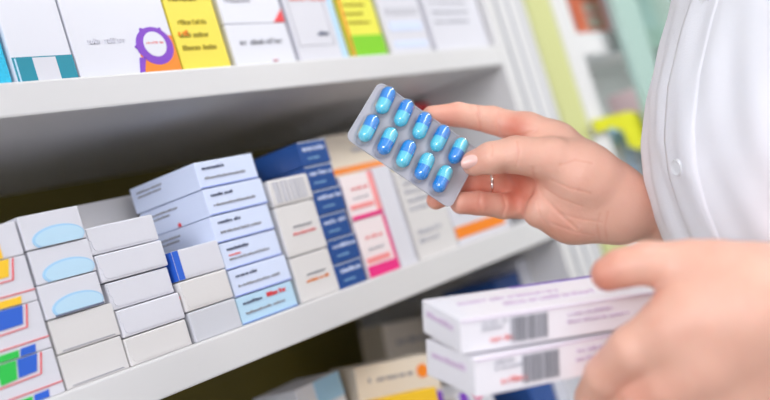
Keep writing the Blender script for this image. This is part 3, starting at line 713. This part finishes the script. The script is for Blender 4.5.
# ring
c = at(490, 185, R0+.0265); dx = _n(M @ np.array((-1, -.02, -.1)))
bm = bmesh.new()
for i in range(40):
    for j in range(10):
        a, b_ = 2*math.pi*i/40, 2*math.pi*j/10; r = .0100+.0008*math.cos(b_); bm.verts.new((r*math.cos(a), r*math.sin(a), .0011*math.sin(b_)))
bm.verts.ensure_lookup_table()
for i in range(40):
    for j in range(10): bm.faces.new([bm.verts[q] for q in (i*10+j, i*10+(j+1) % 10, ((i+1) % 40)*10+(j+1) % 10, ((i+1) % 40)*10+j)])
rg = link('finger_ring', bm, mat('silver', (.85, .84, .82), .2, metal=1), None, True); rg.matrix_world = Matrix.Translation(Vector(c)) @ Vector(dx).to_track_quat('Z', 'Y').to_matrix().to_4x4()
tag(rg, 'thin silver ring on the finger under the thumb', 'ring')

# ------------------------------------------------------------------ blister pack
sB = R0-.012; k = sB/F
Lc = np.array((104, 70, 22.))*k; Sc = np.array((-34, 58, -28.))*k; Sc -= Lc*(Lc@Sc)/(Lc@Lc)
ln, sn = np.linalg.norm(Lc), np.linalg.norm(Sc); Ld, Sd = Lc/ln, Sc/sn; Nd = np.cross(Ld, Sd)
if Nd[2] > 0: Nd = -Nd
ctr = np.array([(414.5-385)*k, (145-200)*k, sB])
org = ctr-Lc/2-Sc/2                               # upper-left corner
mw = np.eye(4); mw[:3, 0] = M@Ld; mw[:3, 1] = M@Sd; mw[:3, 2] = M@Nd; mw[:3, 3] = M@org+CAM
hand_flip = np.linalg.det(mw[:3, :3]) < 0
if hand_flip: mw[:3, 1] *= -1
MW = Matrix(mw.tolist()); ys = -1 if hand_flip else 1
bp_ = empty('blister_pack', label='silver lilac blister pack of ten blue capsules held in the fingers', cat='blister pack', mw=MW)
FOIL = bpy.data.materials.new('translucent_lilac_plastic'); FOIL.use_nodes = True; nt = FOIL.node_tree; b = nt.nodes['Principled BSDF']
b.inputs['Base Color'].default_value = (.56, .55, .60, 1); b.inputs['Roughness'].default_value = .22; b.inputs['Alpha'].default_value = .78; b.inputs['Coat Weight'].default_value = .5
nzz = nt.nodes.new('ShaderNodeTexNoise'); nzz.inputs['Scale'].default_value = 90; tcz = nt.nodes.new('ShaderNodeTexCoord'); bpz = nt.nodes.new('ShaderNodeBump'); bpz.inputs['Strength'].default_value = .25; bpz.inputs['Distance'].default_value = .002
nt.links.new(tcz.outputs['Object'], nzz.inputs['Vector']); nt.links.new(nzz.outputs['Fac'], bpz.inputs['Height']); nt.links.new(bpz.outputs['Normal'], b.inputs['Normal'])
bm = bmesh.new(); rr = .006; pts = []
for (cx, cy, a0) in ((rr, rr, 180), (ln-rr, rr, 270), (ln-rr, sn-rr, 0), (rr, sn-rr, 90)):
    for i in range(7): a = math.radians(a0+i*15); pts.append((cx+rr*math.cos(a), cy+rr*math.sin(a)))
prism(bm, pts, lambda u, v, l: (u, v*ys, l), .0003, -.0003); link('backing_foil', bm, FOIL, bp_)
bm = bmesh.new(); n = len(pts)
o_r = [(p[0], p[1]) for p in pts]; i_r = [(ln/2+(p[0]-ln/2)*.975, sn/2+(p[1]-sn/2)*.965) for p in pts]
va = [[bm.verts.new((x, y*ys, z)) for x, y in r] for r, z in ((o_r, .0004), (o_r, .0009), (i_r, .0009), (i_r, .0004))]
for i in range(n):
    for a in range(4): bm.faces.new((va[a][i], va[a][(i+1) % n], va[(a+1) % 4][(i+1) % n], va[(a+1) % 4][i]))
link('sealed_rim', bm, FOIL, bp_)
CLEAR = bpy.data.materials.new('clear_bubble_plastic'); CLEAR.use_nodes = True; nt = CLEAR.node_tree; nt.nodes.clear()
out = nt.nodes.new('ShaderNodeOutputMaterial'); mix = nt.nodes.new('ShaderNodeMixShader'); tr = nt.nodes.new('ShaderNodeBsdfTransparent'); gl = nt.nodes.new('ShaderNodeBsdfGlossy'); lw = nt.nodes.new('ShaderNodeLayerWeight'); lw.inputs[0].default_value = .25; mp = nt.nodes.new('ShaderNodeMath'); mp.operation = 'MULTIPLY_ADD'; mp.inputs[1].default_value = .55; mp.inputs[2].default_value = .13
tr.inputs[0].default_value = (.97, .98, 1, 1); gl.inputs['Roughness'].default_value = .07
nt.links.new(lw.outputs['Facing'], mp.inputs[0]); nt.links.new(mp.outputs[0], mix.inputs[0]); nt.links.new(tr.outputs[0], mix.inputs[1]); nt.links.new(gl.outputs[0], mix.inputs[2]); nt.links.new(mix.outputs[0], out.inputs[0])
CB_ = mat('capsule_deep_blue', (.01, .34, .95), .25, coat=.3); CC_ = mat('capsule_cyan', (.14, .80, 1.0), .25, coat=.3)
def capsule_bm(l, r, flat=False, lo=-1, hi=1, r2=None):
    """lathe along y; lo..hi keeps the part of the length; flat keeps only z>=0 (dome)"""
    bm = bmesh.new(); prof_ = []; N = 10
    for i in range(N+1): a = math.pi/2*i/N; prof_.append((-(l/2-r)-r*math.cos(a), r*math.sin(a)))
    for i in range(N+1): a = math.pi/2*i/N; prof_.append(((l/2-r)+r*math.sin(a), r*math.cos(a)))
    ys_ = [p for p in prof_ if lo*l/2-1e-9 <= p[0] <= hi*l/2+1e-9]
    if lo > -1: ys_ = [(lo*l/2, ys_[0][1]*1.0)]+ys_
    if hi < 1: ys_ = ys_+[(hi*l/2, ys_[-1][1])]
    A = 24; rings = []
    for y, rad in ys_:
        rings.append([bm.verts.new((rad*math.cos(2*math.pi*j/A), y, (max(0, rad*math.sin(2*math.pi*j/A)) if flat else rad*math.sin(2*math.pi*j/A)))) for j in range(A)])
    for a, b in zip(rings[:-1], rings[1:]):
        for j in range(A): bm.faces.new((a[j], a[(j+1) % A], b[(j+1) % A], b[j]))
    bmesh.ops.remove_doubles(bm, verts=bm.verts, dist=1e-6)
    return bm
CT = -.07*ys
rowname = ['upper', 'lower']; colname = ['first from the free end', 'second from the free end', 'middle', 'second from the thumb', 'nearest the thumb']
ctop = {(0, 0): 1, (0, 1): 1, (0, 2): 1, (0, 3): 1, (0, 4): 0, (1, 0): 1, (1, 1): 0, (1, 2): 1, (1, 3): 0, (1, 4): 0}   # 1: blue cap on top
cl = .0245; cr = .0056
for rI in range(2):
    for cI in range(5):
        u = (.112+.176*cI)*ln; v = (.245, .735)[rI]*sn
        top = ctop[(rI, cI)]
        cp = empty('capsule', label='blue and cyan capsule, %s row, %s%s' % (rowname[rI], colname[cI], '' if top else ', dark end down'), cat='capsule', group='capsules in the blister pack',
                   mw=MW @ Matrix.Translation((u, v*ys, cr+.0008)) @ Matrix.Rotation(random.uniform(-.05, .05)+CT, 4, 'Z'))
        # local -y*ys is towards the top of the pack
        bodyb = capsule_bm(cl, cr, lo=-1, hi=.05); cap = capsule_bm(cl*1.0, cr*1.05, lo=-.05, hi=1)
        if ys == 1: pass
        fl2 = Matrix.Rotation(math.pi, 4, 'Z') if ys == 1 else Matrix.Identity(4)    # +y end to the top of the pack
        bodyb.transform(fl2); cap.transform(fl2)
        link('capsule_body', bodyb, CC_ if top else CB_, cp, True); link('capsule_cap', cap, CB_ if top else CC_, cp, True)
        bm = capsule_bm(cl+.0042, cr+.0019, flat=True)
        bm.transform(Matrix.Diagonal((1, 1, 1.72, 1)))
        bmesh.ops.delete(bm, geom=[f for f in bm.faces if all(abs(vv.co.z) < 1e-7 for vv in f.verts)], context='FACES')
        o = link('bubble', bm, CLEAR, bp_, True); o.location = (u, v*ys, .0005); o.rotation_euler = (0, 0, CT)

# ------------------------------------------------------------------ two boxes in the left hand
def held(corner, t, L, E, label, W, Dp, H, yaw=0):
    L = _n(L); E = np.array(E, float); E = _n(E-L*(E@L)); U = np.cross(L, E)
    if U[1] > 0: U = -U
    m = np.eye(4); m[:3, 0] = M@L; m[:3, 1] = M@E; m[:3, 2] = M@U; p = at(*corner, t); 
    if np.linalg.det(m[:3, :3]) < 0: print('LEFT-HANDED')
    m[:3, 3] = p - (M@U)*H
    return Box('medicine_box', label, None, W, Dp, H, VW, group='boxes held in the left hand', mw=Matrix(m.tolist()), flap=None)
VW = mat('bright_white_carton', (.93, .91, .96), .35, .04)
VIO = mat('violet_ink', (.16, .08, .38), .5); VTX = mat('pale_violet_ink', (.72, .58, .74), .5)
for (cor, t, L, E, lb, W, Dp, H) in (((460, 320), .635, (117, -12, 44), (-18, -6.5, 49), 'white box with barcode gripped under the thumb, upper of two', .140, .058, .0215),
                                    ((474, 359), .635, (117, -13, 55), (-29, -5, 60), 'white box with barcode held beneath its twin, lower of two', .140, .062, .0240)):
    B = held(cor, t, L, E, lb, W, Dp, H)
    B.barcode(.24, .14, .42, .86, GREY, n=16); B.text(.13, .12, .25, .38, PINKRED); B.text(.1, .55, .25, .85, LGREY, rows=2); B.text(.52, .3, .88, .75, VTX, rows=2, fill=.4)
    B.rect('printed_band', .45, .95, 1, 1, VIO, face='top'); B.text(.28, .22, .95, .40, VTX, face='top'); B.text(.1, .5, .6, .62, VTX, face='top')
    B.text(.15, .45, .85, .75, VTX, face='left', rows=1); B.lines('printed_line', [((.0, .95), (1, .95))], .0006, VTX)
